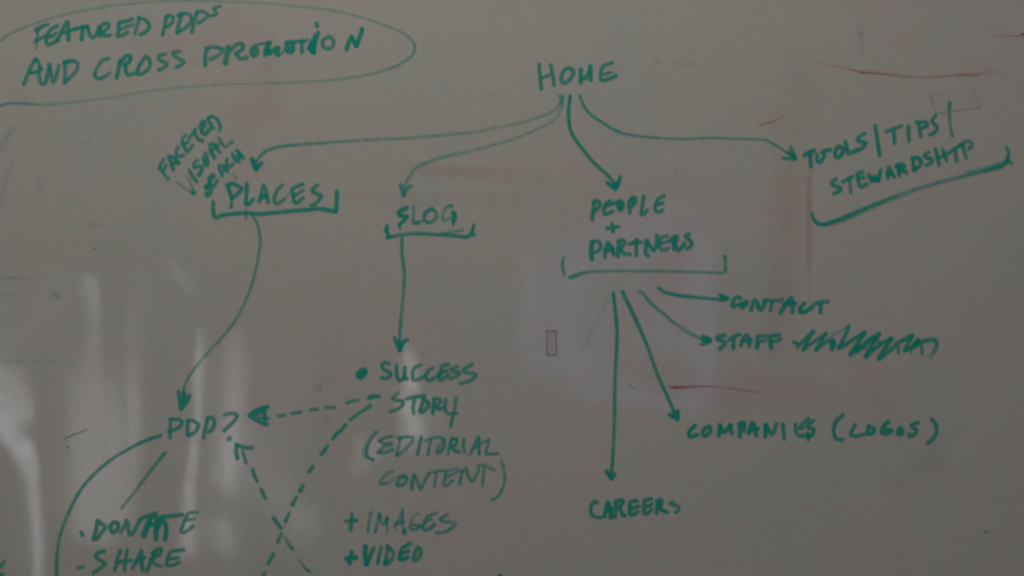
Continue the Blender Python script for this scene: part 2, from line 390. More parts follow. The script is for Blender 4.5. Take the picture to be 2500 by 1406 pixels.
# --- PLACES
word('word PLACES in green capitals over its bracket', """E: w34 d.86 2172,752 2195,830 2212,880; w26 2212,890,.5 2208,930,.6 2205,962,.8; w36 2168,755 2220,738 2305,782 2262,838 2215,870; w34 2355,742 2350,850 2345,928 2375,930 2415,888,.7;
 F: w32 130,910 148,830 172,752 198,830 215,918; w44 150,865 190,850; w32 355,748,.7 300,800 272,885 292,928 350,898 400,850,.4,20 440,800,.4,18; w34 545,742 490,762 445,790 452,850 462,908 490,918 548,875; w28 455,855 545,802,.7; w34 682,748,.7 640,790 640,815 710,848 712,872 665,928 625,940""")
ink('bracket', "E: w34 d.92 2035,910 2035,1000 2055,1058 2140,1035 2300,1018 2400,1020 F: w36 160,1025 400,1000 600,985 710,976 855,1002; 862,1000 868,900 870,812; E: w22 d.7 2345,985 2350,1070", GREEN, board, 'square green bracket under PLACES')
ink('pen_tick', "E: s2.4 w20 2232,645,.3 2240,670,.4 2250,695,.5", GREEN, board, 'small pale green tick above PLACES')
arrow('long curved arrow from PLACES down to PDP', "F: w24 62,1040,.8 95,1085,.7 120,1150,.65 140,1280,.6 125,1406,.6 I: 2440,150,.62 2400,300,.6 2330,470,.58 2240,640,.58 2120,790,.55 2000,920,.5 1880,1060,.52 1800,1170,.6 1760,1260,.72 1745,1330,.8",
 "N: w36 d.9 298,295 310,390 322,455; 325,455 370,390 402,335; w46 350,320 345,370 360,395; w30 325,440 345,400")
# --- BLOG
word('word BLOG in green capitals', """T: w84 d.82 700,262 560,312 505,385; w70 d.55 530,370 640,325 700,285; w70 d.8 505,400 565,450; w88 d.9 565,450 700,462; w80 d.85 710,470 640,560 560,625 522,668; w56 522,668 552,755,.7; w66 d.55 865,235 862,400 852,520; w84 d.82 858,560 872,615 960,610; w62 d.7 960,610 1085,568;
 w90 d.92 1295,292 1185,340 1125,425; w74 d.82 1112,430 1115,540 1190,608; w70 d.76 1190,615 1300,590 1388,490 1390,375 1300,290; w78 d.76 1755,222 1700,218; w62 d.55 1700,218 1610,280 1560,390 1545,520; w66 d.66 1545,528 1600,558 1740,490; w126 d.92 1800,392; w92 1820,400 1832,470 1805,560; w62 1805,560 1790,655""", wk=1.03)
ink('bracket', "T: w92 d.92 242,690 228,780; w124 225,790; w92 245,850 288,945; w62 225,980 300,962; w82 290,950 480,910 800,870 1060,865 1400,890 1750,910 2080,945; w78 2080,945 2170,920 2245,800 2275,672; w70 2225,840 2290,905; w56 d.5 1500,870 1750,830,.5 2010,785,.6", GREEN, board, 'bracket with thick blunt ends under BLOG', wk=1.0)
arrow('straight arrow from BLOG down to SUCCESS', "F: w30 1490,1258,.85 1492,1406,.85 J: 1512,200,.78 1502,400,.68 1482,600,.74 1468,800,.82 1468,870,.88",
 "J: w36 d.9 1420,797 1445,860 1468,918; 1470,915 1500,842 1538,815; w40 1470,860 1472,890")
# --- SUCCESS STORY (EDITORIAL CONTENT)
ink('bullet_dot', "J: w78 d.95 1092,1150 1122,1122", GREEN, board, 'fat green bullet dot left of SUCCESS')
word('word SUCCESS in green capitals', """J: w32 d.84 1370,1045 1330,1032 1298,1060 1312,1095 1380,1135 1360,1178 1300,1180; 1436,1060 1440,1150 1465,1205 1505,1190; w36 1518,1085 1512,1165; w32 1512,1170 1540,1190; w32 d.78 1665,1058 1610,1082 1588,1150 1600,1198 1645,1195 1712,1152;
 1788,1085 1740,1112 1718,1170 1742,1202 1790,1185 1840,1150; w34 d.84 1932,1052 1880,1062 1855,1110 1845,1175 1862,1200 1932,1150; 1855,1132 1912,1112; w30 2022,1068 1962,1098 1975,1120 2040,1130 2010,1162 1950,1185; 2160,1050 2080,1100 2095,1125 2190,1142 2180,1175 2120,1215 2045,1232""")
word('word STORY in green capitals', """O: w30 d.82 830,460,.7 775,512,.75 792,530 870,542 870,580 820,618 755,640; w34 905,520,.65 1000,498,.7 1078,492,.75; 992,505,.75 972,580 975,660,.7; 1068,500,.65 1060,570,.75 1038,635 1062,645 1110,600 1115,555 1075,530;
 w34 1175,520 1162,590 1160,655; w32 1170,520 1225,525 1228,552 1180,590; 1175,588 1215,615 1245,610; w32 d.78 1282,530,.65 1275,600 1292,650 1330,662 1385,655; 1380,515,.7 1365,620,.65 1342,720 1330,782""")
word('word EDITORIAL with its opening bracket in streaky green capitals', """O: w26 d.78 622,835 575,890,.6 535,980,.6 528,1045 548,1080 588,1100,.9; s4 w48 585,860,.3 525,960,.45 505,1030,.5 520,1070,.5; s2 w26 d.72 785,875,.6 720,885 645,918; 650,920 690,945 755,945; w34 770,945,.5 700,968,.65 655,1015; w30 640,1030 700,1030 782,1000,.6; w24 s3 645,1015,.5;
 s2 w28 848,895,.65 830,980,.45 815,1055,.85; w30 832,892 920,880 968,892 955,935,.6 900,1000,.6 825,1055; w32 1050,885 1032,960,.75 1015,1045,.9; w26 1090,918,.6 1160,892 1240,888 1268,905; w28 1142,905,.65 1125,980,.7 1112,1048,.9; w30 1265,905,.75 1268,960,.7 1240,1015 1205,1032 1208,990,.55 1245,935,.5;
 w28 d.8 1340,900 1320,970 1302,1050,.65; w32 1345,898 1385,902 1380,950 1330,982; 1335,975 1370,1010 1410,1025; w28 1455,898,.7 1450,970 1465,1030; 1510,1055,.65 1550,970 1595,885 1600,970 1600,1050; w26 1560,988,.65 1620,940 1692,908,.65; w26 1692,908,.6 1680,970,.7 1665,1038 1720,1045 1780,1040,.85""", grain=1.3)
word('word CONTENT with its closing bracket in streaky green capitals', """O: w26 d.76 775,1210,.65 720,1232,.65 662,1305 668,1328 730,1315,.6 800,1270,.35; w36 880,1255 842,1270 818,1325; w30 820,1330 835,1350 880,1330 912,1278 880,1248; w34 978,1245,.7 965,1310,.75 958,1380; w28 985,1242 1010,1300 1040,1375 1085,1290 1120,1228,.7; w24 1120,1228 1200,1206,.7 1275,1200,.7; 1192,1215,.65 1185,1280 1175,1350,.9;
 w26 1395,1180,.55 1330,1195,.6 1285,1222 1272,1290 1265,1338 1300,1340 1345,1298; w24 1280,1275 1340,1240,.55 1412,1200,.6; w28 1435,1212 1425,1270 1412,1335,.7; 1438,1215,.6 1475,1182 1492,1240 1530,1305 1570,1250 1600,1185,.75; w26 1580,1155,.6 1650,1152,.6 1750,1200,.6; 1648,1175,.5 1640,1260,.65 1630,1345,.65;
 w30 1810,1112,.5 1832,1180,.55 1845,1260,.6 w24 1838,1330,.65 1810,1400,.72 P: 2408,640,.8 2370,668,.85 2350,675,.9""", grain=1.3)
# --- + IMAGES + VIDEO
ink('plus_sign', "P: w34 d.82 955,880 1055,870; 1012,812,.7 1000,962", GREEN, board, 'green plus sign before IMAGES')
word('word IMAGES in faded streaky green capitals', """P: w28 1192,798,.8 1178,880,.45 1165,975,.65; w30 1275,815,.85 1255,900,.4 1237,978,.85; 1278,825,.8 1310,912,.65 1350,855,.85; w30 1350,850,.85 1345,910,.55 1352,985,.4; w32 1495,770,.7 1495,870,.6 1500,930,.5 1515,970,.9; w44 d.92 1512,985; w26 1490,800,.6 1460,860,.5 1425,915,.7 1425,958,.6; w28 1430,905,.8 1500,885,.7;
 w26 1645,808,.65 1600,830,.35 1570,910,.6 1580,958,.72 1640,950,.75 1668,922,.9; 1600,915,.92 1660,918,.92; w30 1822,800,.55 1740,832,.75 1705,890,.75 1690,945,.85 1715,962,.85 1760,945,.8 1800,908,.85; w26 1700,882,.6 1772,858,.7; w30 1920,818,.75 1862,850,.85 1872,878,.85 1960,888,.6 2005,900,.6 1960,945,.75 1900,980,.75 1822,988,.7""", grain=1.5)
ink('plus_sign', "P: w42 d.9 960,1237 1050,1225; w38 1010,1175 992,1278", GREEN, board, 'thick green plus sign before VIDEO')
word('word VIDEO in green capitals at the bottom edge', """P: w42 d.9 1142,1122 1138,1200 1150,1288; w36 1155,1285 1190,1200 1222,1132,.6; w32 1290,1130,.65 1275,1200,.75 1257,1278,.8; w34 1358,1120,.75 1345,1200,.6 1332,1280,.9; w34 1350,1122 1400,1162,.8 1405,1210,.7 1372,1270,.7 1330,1290,.9; w38 1332,1265;
 w32 1570,1090 1500,1130 1475,1180; w38 1475,1180,.75 1468,1238,.8; w34 1470,1242 1505,1242 1540,1222; w30 1480,1190,.85 1550,1160,.85; w36 1638,1135 1605,1200,.75 1602,1248,.75 1640,1238,.75 1668,1190,.8 1660,1142,.9 1640,1132""")
# --- PDP? and what hangs from it
word('word PDP? with question mark in green', """N: w30 d.82 222,560 218,640,.75 215,730; 215,560 290,556 330,582 308,630 240,662,.75 205,672,.9; w32 388,572,.9 382,640 382,708; 382,570 440,572 485,612 460,672,.75 395,712; 578,550 552,640 535,735,.7; 570,548 620,542 642,592 620,650 582,675;
 735,518,.65 790,502,.75 855,515 840,560 780,620 730,665; w42 775,748 785,738""")
arrow('dashed arrow from STORY left to PDP', "N: w26 d.85 1252,523 1312,517,.75; 1375,502 1465,490; 1555,465 1625,460; w28 1702,443 1780,446; w28 1905,400 1960,382 2005,374,.7; w36 d.95 2112,355 2150,338 2208,340",
 "N: w34 d.92 975,520 1060,462 1145,437; 978,525 1060,578 1138,608; w38 1118,448 1115,510 1128,560; w30 1000,520 1060,510 1105,470; w26 1060,540,.7 1130,560; w20 1110,550 1165,546,.6", name='dashed_arrow')
ink('dashed_line', """N: w28 d.9 1932,560 2030,490 2128,427; w30 1768,742 1800,700 1840,668 1892,607; 1656,893 1690,850 1718,808; w34 d.84 1545,1055 1578,1008; w36 1456,1238 1482,1192; w32 1385,1368,.9 1420,1298,.7;
 P: w30 d.85 382,878 415,798,.65; w30 307,1078,.9 340,998,.75; w32 215,1283,.85 265,1188,.65; 160,1415,.8 188,1368,.6""", GREEN, board, 'dashed green line slanting from STORY to the bottom edge')
arrow('dashed arrow slanting up to the question mark', """N: w30 d.85 910,862,.75 925,920 942,972; 1005,1035 1020,1090 1045,1148; 1085,1225 1105,1270 1130,1315; P: w34 265,850,.7 300,900 335,942; w34 370,1028,.3 400,1080,.6 445,1145,.8; w20 505,1235,.3 550,1305,.6,26 580,1340,.8,26 615,1357,.85,22""",
 "N: w36 d.86 857,932 846,865 852,805; w32 850,800 920,825 1000,828", name='dashed_arrow')
ink('curved_line', "M: w28 1530,62,.95 1400,108,.95 1250,180,.85 1080,280,.78 930,400,.74 800,540,.76 w30 700,700,.76 620,880,.7 565,1050,.7 542,1220,.76 540,1420,.82", GREEN, board, 'big green arc sweeping down left from PDP')
ink('straight_line', "M: w30 1575,228,.92 1450,380,.8 w22 1300,580,.72 w18 1160,755,.75", GREEN, board, 'short slanting green line between PDP and DONATE')
ink('bullet_dot', "M: w34 d.9 778,988 788,1012", GREEN, board, 'small bullet dot before DONATE')
word('word DONATE in thick overwritten green capitals', """M: w34 d.84 932,880 918,960 892,1048; 892,1052 925,1045 970,985 1005,940 970,905 932,875; w38 1082,895 1055,925 1062,972 1090,985 1128,940 1118,895 1085,890; w34 1152,990,.7 1185,930,.75 1210,872 1225,955 1242,1008 1282,968 1335,868; w32 1335,868 1400,828 1480,805;
 w50 d.92 1440,840 1405,930 1372,1015; w46 1485,815 1500,870 1490,960 1490,1050; w34 1400,925 1500,900; w46 1545,850 1500,950; w40 1550,840 1585,940 1575,1052; w34 1545,840 1640,828 1742,815,.85; w32 d.78 1880,795,.7 1805,800,.7 1772,850 1742,920 1728,972 1752,988 1800,962 1840,925; w30 1768,872,.7 1855,855,.7""")
ink('bullet_dot', "M: w32 d.88 750,1325 790,1312", GREEN, board, 'oblong bullet dot before SHARE')
word('word SHARE in green capitals at the bottom edge', """M: w34 d.9 998,1165 940,1178 915,1215 960,1252 1005,1285 970,1318 892,1372; w32 d.84 1148,1155 1122,1240 1095,1345; 1215,1155 1198,1240 1188,1345; w30 1115,1278 1180,1258 1252,1252; w34 1265,1328,.7 1310,1240,.75 1350,1162 1350,1240 1360,1345,.8; w28 1290,1268 1385,1225,.7;
 w36 1482,1170 1440,1260 1400,1355; w34 1452,1182 1510,1142 1540,1148 1520,1192 1442,1245; w32 1442,1245 1490,1290 1538,1305; 1755,1150 1685,1158 1630,1172 1602,1230 1590,1288 1610,1302 1650,1298 1705,1270; w30 1622,1238 1700,1226""")
ink('written_letter', "M: w34 d.85 -40,1350 0,1315 42,1265,.75; w40 -40,1400 22,1388", GREEN, board, 'cut-off green letter at the lower left edge')
# --- PEOPLE + PARTNERS
word('word PEOPLE in thick green capitals', """G: w34 d.92 980,362 968,450 960,530; w30 968,365 1010,352 1032,378 1018,420 978,452; 1130,352 1085,385 1068,450 1078,478 1110,475 1155,452; w28 1072,412 1150,382 1210,358; w36 1220,355 1248,380 1245,420 1225,438 1208,415 1215,375; w34 1345,325 1312,370 1318,465; w36 1345,325 1370,330 1365,365 1335,405; w34 1450,312 1438,400 1430,478 1460,470 1485,442; w32 1645,305 1585,340 1560,400 1562,445 1600,460 1630,442; w28 1568,388 1632,375""")
ink('plus_sign', "G: w32 d.93 1105,616 1212,600; w34 1150,575 1158,648", GREEN, board, 'short plus sign between PEOPLE and PARTNERS')
word('word PARTNERS in thick green capitals', """G: w44 d.92 958,745 950,830 956,905; w32 960,742 1010,738 1040,772 1030,820 988,842; w34 1108,752 1085,820 1080,890; 1108,752 1148,800 1165,862; w36 1110,825 1155,815; w34 1215,740 1205,820 1205,882; 1208,738 1248,728 1268,755 1222,808; 1222,808 1270,858 1320,860;
 w30 1315,765 1375,745 1435,748; w32 1385,722 1380,800 1380,872; w36 1490,875 1468,850 1472,790 1480,735; w34 1482,735 1510,780 1545,825 1570,780 1578,680,.75; w32 d.82 1672,690 1615,705 1602,760 1612,808 1650,822 1685,805; w28 1612,762 1690,735; w36 d.9 1740,705 1735,760 1740,815; w34 1700,735 1745,695 1772,695 1765,730 1738,760; 1748,765 1775,820 1808,802 1838,758; w36 1882,668 1852,688 1880,720 1908,750 1895,790 1862,805""")
ink('bracket', "G: w26 690,882,.7 676,960,.8 682,1010,.7 698,1068,.5; w34 750,1082,.92 800,1065,.9 w26 860,1042,.85 w21 980,1025,.82 1200,1020,.76 1600,1023,.7 1900,1028,.72 2210,1038,.72; w34 2225,882,.85 w28 2228,960,.65 w26 2230,1022,.88", GREEN, board, 'wide thin bracket under PARTNERS with loose end strokes')
arrow('short curved arrow from PARTNERS to CONTACT', "G: w30 1592,1182,.85 1660,1225,.9 1800,1255,.92 w26 2000,1275,.92 2200,1295,.92", "G: w40 d.92 2188,1260 2235,1278 2200,1292; w28 2180,1248 2245,1276; 2190,1300 2250,1282")
arrow('curved arrow from PARTNERS to STAFF', "K: w30 1250,195,.65 1300,230,.72 1350,300,.74 w28 1470,400,.72 1600,510,.66 1740,600,.64 1850,655,.7", "K: w48 d.88 1870,645 1915,662 1880,680; w28 1845,705 1930,672; 1860,628 1932,655")
arrow('straight slanting arrow from PARTNERS to COMPANIES', "K: w34 1090,200,.86 1200,430,.9 w31 1320,700,.88 1430,1000,.86 1530,1220,.9 1600,1385,.94", "Q: w34 d.95 1072,200 1145,245; w40 1100,205 1145,225; w34 1150,170 1152,245")
arrow('long vertical arrow from PARTNERS to CAREERS', "K: w30 1005,218,.92 1025,400,.93 1040,600,.9 1032,800,.82 1022,1000,.74 1017,1200,.76 1017,1380,.8 Q: 547,230,.74 540,430,.7 527,650,.82 517,750,.92", "Q: w36 d.95 472,742 515,805; 520,805 548,770; w40 515,790")
word('word CONTACT in green capitals', """L: w34 d.92 420,268 388,252 352,290 338,335 362,342 420,318; w40 425,325 470,300 475,315 435,350; w36 520,378 548,290 575,300 600,368 628,365 655,290; w30 655,285 740,285 820,280; 722,295 705,380; w36 802,400 850,325 902,258 918,320 915,400; w34 830,322 945,312; w38 880,300; w34 1025,312 990,358 985,392 1030,395 1110,347; w32 1125,315 1180,305 1250,295; w34 1185,315 1182,398""")
word('word STAFF in green capitals', """L: w34 d.9 270,615 205,632 202,655 260,675 272,698 222,748; w32 308,662 350,632 412,608; w36 355,650 350,742; w34 422,715 440,660 478,612 500,660 505,718; w32 440,672 522,660; w36 582,630 578,735; w30 582,630 660,618; 590,682 660,660; w36 702,628 712,735; w30 700,625 790,610; 712,682 802,655""")
ink('crossed_out_scribble', """S: w54 d.84 110,405 160,420; 165,480 220,420 300,340 410,240; w58 405,245 320,380 255,515; w52 260,515 340,450 450,375 600,275; w60 600,275 520,400 445,525; w56 450,525 540,450 620,390 700,385; w100 d.9 700,390 708,440; w70 705,430 690,505; w28 d.6 640,345 800,245 930,165;
 w58 d.86 952,155 900,290 825,435 795,490; w60 795,492 900,440 1050,340 1185,262; w66 1188,262 1080,430 975,585; w58 975,585 1100,500 1250,380 1405,280; w80 d.5 1080,540 1190,450 1310,350; w70 d.86 1408,285 1300,450 1212,618; w58 1212,618 1350,500 1480,405 1598,345; w66 1598,345 1500,500 1405,650; w62 1420,650 1600,510 1750,390 1915,305; w66 1915,308 1850,430 1805,525; w56 1810,522 1900,490 2005,375; w76 2008,378 1960,440; w62 1900,490 2030,420 2130,378 2240,368 2288,412 2270,510,.8 2195,635,.4;
 w44 d.85 2055,440 2062,520 2070,590; w50 1700,485 1705,560; w42 d.5 1640,410 1745,378; 1900,540 1900,575; w46 d.7 1380,390 1440,402; w40 d.7 1170,505 1210,500""", GREEN, board, 'crossed-out green scribble right of STAFF', wk=1.0)
word('word COMPANIES in thick green capitals', """Q: w32 d.92 1312,305 1268,350 1252,395 1278,410 1338,390; w34 1440,315 1395,350 1390,395 1420,400 1462,360 1458,320 1438,312; w36 1552,305 1542,395; 1552,305 1590,368 1650,305; 1652,300 1665,375; w36 1745,295 1740,408; 1738,290 1770,275 1788,305 1782,352; w34 1828,378 1855,285 1880,300 1898,398; w32 1842,345 1915,335; w36 1988,300 1985,408; w32 1992,298 2050,388 2092,290,.75; w32 2152,292,.8 2158,360,.8 2165,428;
 w30 2270,292 2280,368 2310,400 2362,400; 2398,240 2335,290 2312,330 2350,318; 2445,255,.75 2392,300 2402,328 2450,342 2430,388 2392,410; w24 2390,375 2395,440; w26 2360,395 2425,400""")
word('word LOGOS inside round brackets in green', """R: w34 d.92 1395,358 1332,420 1308,500 1322,570 1350,592 1395,595; w30 1515,452,.85 1482,510 1472,548 1520,560 1595,546; w34 1642,465 1630,535 1678,530 1692,495 1650,470; w34 1825,428 1782,470 1768,528 1812,538 1858,508 1805,500; w38 1940,485 1922,535 1958,535 1960,505 1942,488; w32 2115,432 2052,452 2062,480 2100,502 2080,545 2035,562 2025,545; w32 2245,402 2285,460 2288,530 2250,590 2205,625""")
word('word CAREERS in thick green capitals at the foot of the long arrow', """Q: w32 d.92 385,1040 352,1028 322,1080 325,1138 360,1172 415,1180; w36 452,1168 482,1035 508,1100 512,1180; w38 470,1120 525,1100; w34 560,1035 552,1172; 555,1032 610,1012 628,1032 592,1078; 595,1078 620,1145 645,1165; 760,1022 702,1032 692,1090 692,1148 735,1150 768,1125; w30 700,1098 780,1072; w34 900,1002 842,1015 828,1070 832,1138 868,1135 900,1098; w30 835,1085 905,1052; w34 960,1025 948,1138; 952,1025 988,1012 998,1040 970,1068; w32 975,1065 1000,1108 1050,1130; w30 1100,1030,.75 1078,1048 1130,1060 1160,1085 1148,1120 1130,1128""")
# --- TOOLS | TIPS | STEWARDSHIP
word('word TOOLS in green capitals', """H: w36 d.9 402,470 450,438 495,422; w34 460,450 462,510 468,572; w32 525,458 525,518 560,528 598,470; 570,442 612,420 650,415; w34 722,388 698,430 702,478 738,482 772,430 758,388 725,382; w34 795,342 812,415 830,448 900,420 920,412; w30 975,257,.8 908,310 932,335 990,345 960,392 915,412""")
ink('divider_stroke', "H: w34 d.95 1080,185 1100,320 1120,468", GREEN, board, 'thick dark upright stroke between TOOLS and TIPS')
word('word TIPS in green capitals', """H: w30 d.88 1185,240 1330,186; w32 1255,225 1265,350; w36 1395,192 1400,325; w32 1495,165 1512,290; w34 1475,152 1560,152 1572,182 1522,212; w30 1655,90,.75 1622,130 1632,160 1670,200 1650,245 1600,270""")
ink('divider_stroke', "D: w36 1790,985,.82 w28 1785,1080,.65 1792,1180,.6 1800,1240,.62 w32 1815,1298,.85", GREEN, board, 'thin pale upright stroke after TIPS')
word('word STEWARDSHIP in green capitals', """H: w32 d.9 705,692,.8 668,722 672,748 740,772 745,800 688,830; w30 765,720 860,668; 832,685 845,820,.75; w34 958,628 912,642 918,710 940,768 998,740; w30 920,692 968,678; w34 1018,655 1052,712 1080,668 1108,710 1130,610; w38 1060,690 1100,700; w34 1198,682 1198,620 1208,580 1232,615 1258,672; w30 1195,645 1240,642; w34 1298,562 1308,658; 1278,572 1330,552 1358,572 1312,608; w32 1318,608 1375,628;
 w34 1438,495 1448,608; w34 1435,492 1480,488 1518,525 1500,568 1452,608; w30 d.85 1590,438,.7 1552,462 1572,488 1620,502 1610,540 1565,560; w32 1655,405,.8 1672,490 1690,565,.75; 1722,412,.8 1745,470 1762,518,.75; w28 1682,492 1740,462 1800,430,.7; w34 1842,395,.8 1855,522; w26 1800,430 1880,372; w34 1912,362 1945,492,.75; 1882,380 1940,335 1988,342 2000,372 1975,405""")
ink('bracket', "H: w28 475,1022,.85 490,1070,.9 w32 530,1115,.93 600,1122,.95 w36 750,1070,.95 1000,965,.85 w32 1200,885,.75 1400,812,.6 1600,750,.62 1900,670,.66 w34 2150,605,.8 2280,570,.86 w40 2335,520,.92 w30 2350,440,.8 2325,388,.7; w26 610,1132,.4 800,1082,.45 1100,945,.35 1400,840,.2; w34 1950,630,.4 2150,582,.5 2330,530,.6; w30 2335,505,.9 2378,545,.8; w24 2130,625,.4 2280,580,.5", GREEN, board, 'long slanting green bracket under STEWARDSHIP', grain=1.3)
ink('ink_speck', "X: w6 d.5 s1.8 2404,1297 2414,1297", GREEN, board, 'tiny green dash near the right edge')
ink('ink_speck', "X: w10 d.85 s1.5 1214,1412 1222,1404", GREEN, board, 'green pen touch at the bottom edge')

# ------------------------------------------------------------------ pieces of clear tape
def tape_material(name, film, rim):
    m, nt, out = new_mat(name)
    at = nt.nodes.new('ShaderNodeAttribute'); at.attribute_name = 'rim'
    cr = nt.nodes.new('ShaderNodeMix'); cr.data_type = 'RGBA'
    cr.inputs[6].default_value = (0.66, 0.63, 0.57, 1); cr.inputs[7].default_value = (0.12, 0.11, 0.095, 1)
    link(nt, at.outputs['Fac'], cr.inputs[0])
    p = principled(nt, (0.5, 0.5, 0.5), 0.35, 0.3)
    link(nt, cr.outputs[2], p.inputs['Base Color'])
    t = nt.nodes.new('ShaderNodeBsdfTransparent')
    mr = nt.nodes.new('ShaderNodeMapRange')
    mr.inputs['To Min'].default_value = film; mr.inputs['To Max'].default_value = rim
    link(nt, at.outputs['Fac'], mr.inputs['Value'])
    mx = nt.nodes.new('ShaderNodeMixShader')
    link(nt, mr.outputs['Result'], mx.inputs[0]); link(nt, t.outputs[0], mx.inputs[1]); link(nt, p.outputs[0], mx.inputs[2])
    link(nt, mx.outputs[0], out.inputs['Surface'])
    return m

def tape(label, quad, film, rim, rim_w, skip=(1, 1, 1, 1)):
    """quad: photo-pixel corners TL TR BR BL; dirt gathers along the film's cut edges"""
    q = np.array(quad, float)
    n, k = 60, 60
    V, R = [], []
    c0 = q.mean(0)
    wl = (np.hypot(*(q[1] - q[0])) + np.hypot(*(q[2] - q[3]))) / 2
    hl = (np.hypot(*(q[3] - q[0])) + np.hypot(*(q[2] - q[1]))) / 2
    for i in range(n + 1):
        for j in range(k + 1):
            u, v = i / n, j / k
            pt = (q[0]*(1-u) + q[1]*u)*(1-v) + (q[3]*(1-u) + q[2]*u)*v
            dd = []
            for dist, s in ((v*hl, skip[0]), ((1-u)*wl, skip[1]), ((1-v)*hl, skip[2]), (u*wl, skip[3])):
                nn = float(vnoise(np.array([pt[0]*1.0]), np.array([pt[1]*1.0]), 6.0, 31)[0])
                dd.append(s * max(0.0, 1 - dist / rim_w) * (0.45 + 0.75 * nn))
            V.append(((pt[0]-1250)*PX, -0.00008, (703-pt[1])*PX))
            R.append(min(1.0, max(dd) + 0.35 * sorted(dd)[-2]))
    F = [(i*(k+1)+j, i*(k+1)+j+1, (i+1)*(k+1)+j+1, (i+1)*(k+1)+j) for i in range(n) for j in range(k)]
    ctr = ((c0[0]-1250)*PX, 0.0, (703-c0[1])*PX)
    V = [(a-ctr[0], b, c_-ctr[2]) for a, b, c_ in V]
    me = bpy.data.meshes.new('tape_strip')
    me.from_pydata(V, [], F)
    a = me.attributes.new('rim', 'FLOAT', 'POINT')
    a.data.foreach_set('value', np.array(R, np.float32))
    me.update()
    me.materials.append(tape_material('clear_tape', film, rim))
    o = bpy.data.objects.new('tape_strip', me)
    o.location = (ctr[0], 0, EYE + ctr[2])
    COL.objects.link(o)
    o['label'] = label; o['category'] = 'tape'
    return o
tape('small upright piece of clear tape with dirty edges left of the careers arrow',
     [(1333, 805), (1359, 806), (1361, 868), (1334, 868)], 0.30, 0.95, 4.5)
tape('larger faint tilted piece of clear tape behind the stroke after TIPS',
     [(2268, 230), (2378, 216), (2395, 265), (2284, 281)], 0.06, 0.42, 5.0, (0.25, 0.8, 1, 0.9))

# ------------------------------------------------------------------ windows of the room and an added bluish one, seen mirrored in the gloss
WIN_Y = -3.0
MIR = (CAM_D - WIN_Y) / CAM_D       # board point -> point on the window wall that it mirrors
def win_pt(px, py):
    return ((px - 1250) * PX * MIR, EYE + (703 - py) * PX * MIR)

def pane_material(name, color, strength):
    m, nt, out = new_mat(name)
    e = nt.nodes.new('ShaderNodeEmission')
    e.inputs['Color'].default_value = (*color, 1); e.inputs['Strength'].default_value = strength
    link(nt, e.outputs[0], out.inputs['Surface'])
    return m
def curtain_material():
    m, nt, out = new_mat('sheer_curtain_cloth')
    at = nt.nodes.new('ShaderNodeAttribute'); at.attribute_name = 'gap'
    p = principled(nt, (0.72, 0.70, 0.66), 0.9, 0.1)
    t = nt.nodes.new('ShaderNodeBsdfTransparent')
    mx = nt.nodes.new('ShaderNodeMixShader')
    link(nt, at.outputs['Fac'], mx.inputs[0]); link(nt, p.outputs[0], mx.inputs[1]); link(nt, t.outputs[0], mx.inputs[2])
    link(nt, mx.outputs[0], out.inputs['Surface'])
    return m
CURT = curtain_material()

def window(label, rect, gaps, color, strength, cell=6.0, deep=0.03):
    """rect: photo-pixel box that the window fills in the mirror; gaps: where the drawn curtain lets daylight by"""
    x0, y0, x1, y1 = rect
    root = bpy.data.objects.new('window', None)
    bx, bz = win_pt((x0 + x1) / 2, y1)
    root.location = (bx, WIN_Y, bz)
    COL.objects.link(root)
    root['label'] = label; root['category'] = 'window'
    (ax, az), (cx, cz) = win_pt(x0, y0), win_pt(x1, y1)
    ax, cx, az, cz = ax - bx, cx - bx, az - bz, cz - bz
    me = box_mesh('window_pane', ax, cx, -0.16, -0.15, cz, az)
    me.materials.append(pane_material('daylight_pane', color, strength))
    o = bpy.data.objects.new('window_pane', me); COL.objects.link(o); o.parent = root
    gx, gy, F = field(parse(gaps), cell)
    nx, ny = int((x1 - x0) / cell) + 1, int((y1 - y0) / cell) + 1
    V, G = [], []
    for i in range(nx + 1):
        for j in range(ny + 1):
            px, py = x0 + (x1 - x0) * i / nx, y0 + (y1 - y0) * j / ny
            a, b = int(round((px - gx[0]) / cell)), int(round((py - gy[0]) / cell))
            g = F[a, b] if 0 <= a < F.shape[0] and 0 <= b < F.shape[1] else 0.0
            wx, wz = win_pt(px, py)
            V.append((wx - bx, deep * math.sin(wx * 42) * 0.6, wz - bz)); G.append(g)
    Fc = [(i*(ny+1)+j, i*(ny+1)+j+1, (i+1)*(ny+1)+j+1, (i+1)*(ny+1)+j) for i in range(nx) for j in range(ny)]
    me = bpy.data.meshes.new('curtain')
    me.from_pydata(V, [], Fc)
    at = me.attributes.new('gap', 'FLOAT', 'POINT'); at.data.foreach_set('value', np.array(G, np.float32))
    me.update(); me.materials.append(CURT)
    o = bpy.data.objects.new('curtain', me); COL.objects.link(o); o.parent = root
    # dark surround so that the daylight comes only through the curtain
    t = 0.05
    for nm, b in (('window_frame', (ax - t, ax + .004, -0.17, 0.06, cz, az)), ('window_frame', (cx - .004, cx + t, -0.17, 0.06, cz, az)),
                  ('window_frame', (ax - t, cx + t, -0.17, 0.06, az, az + t)), ('window_frame', (ax - t, cx + t, -0.17, 0.06, cz - t, cz))):
        me = box_mesh(nm, *b); me.materials.append(FRAME)
        o = bpy.data.objects.new(nm, me); COL.objects.link(o); o.parent = root
    return root
FRAME, nt, out = new_mat('white_window_frame')
pp = principled(nt, (0.70, 0.69, 0.66), 0.5, 0.3); link(nt, pp.outputs[0], out.inputs['Surface'])

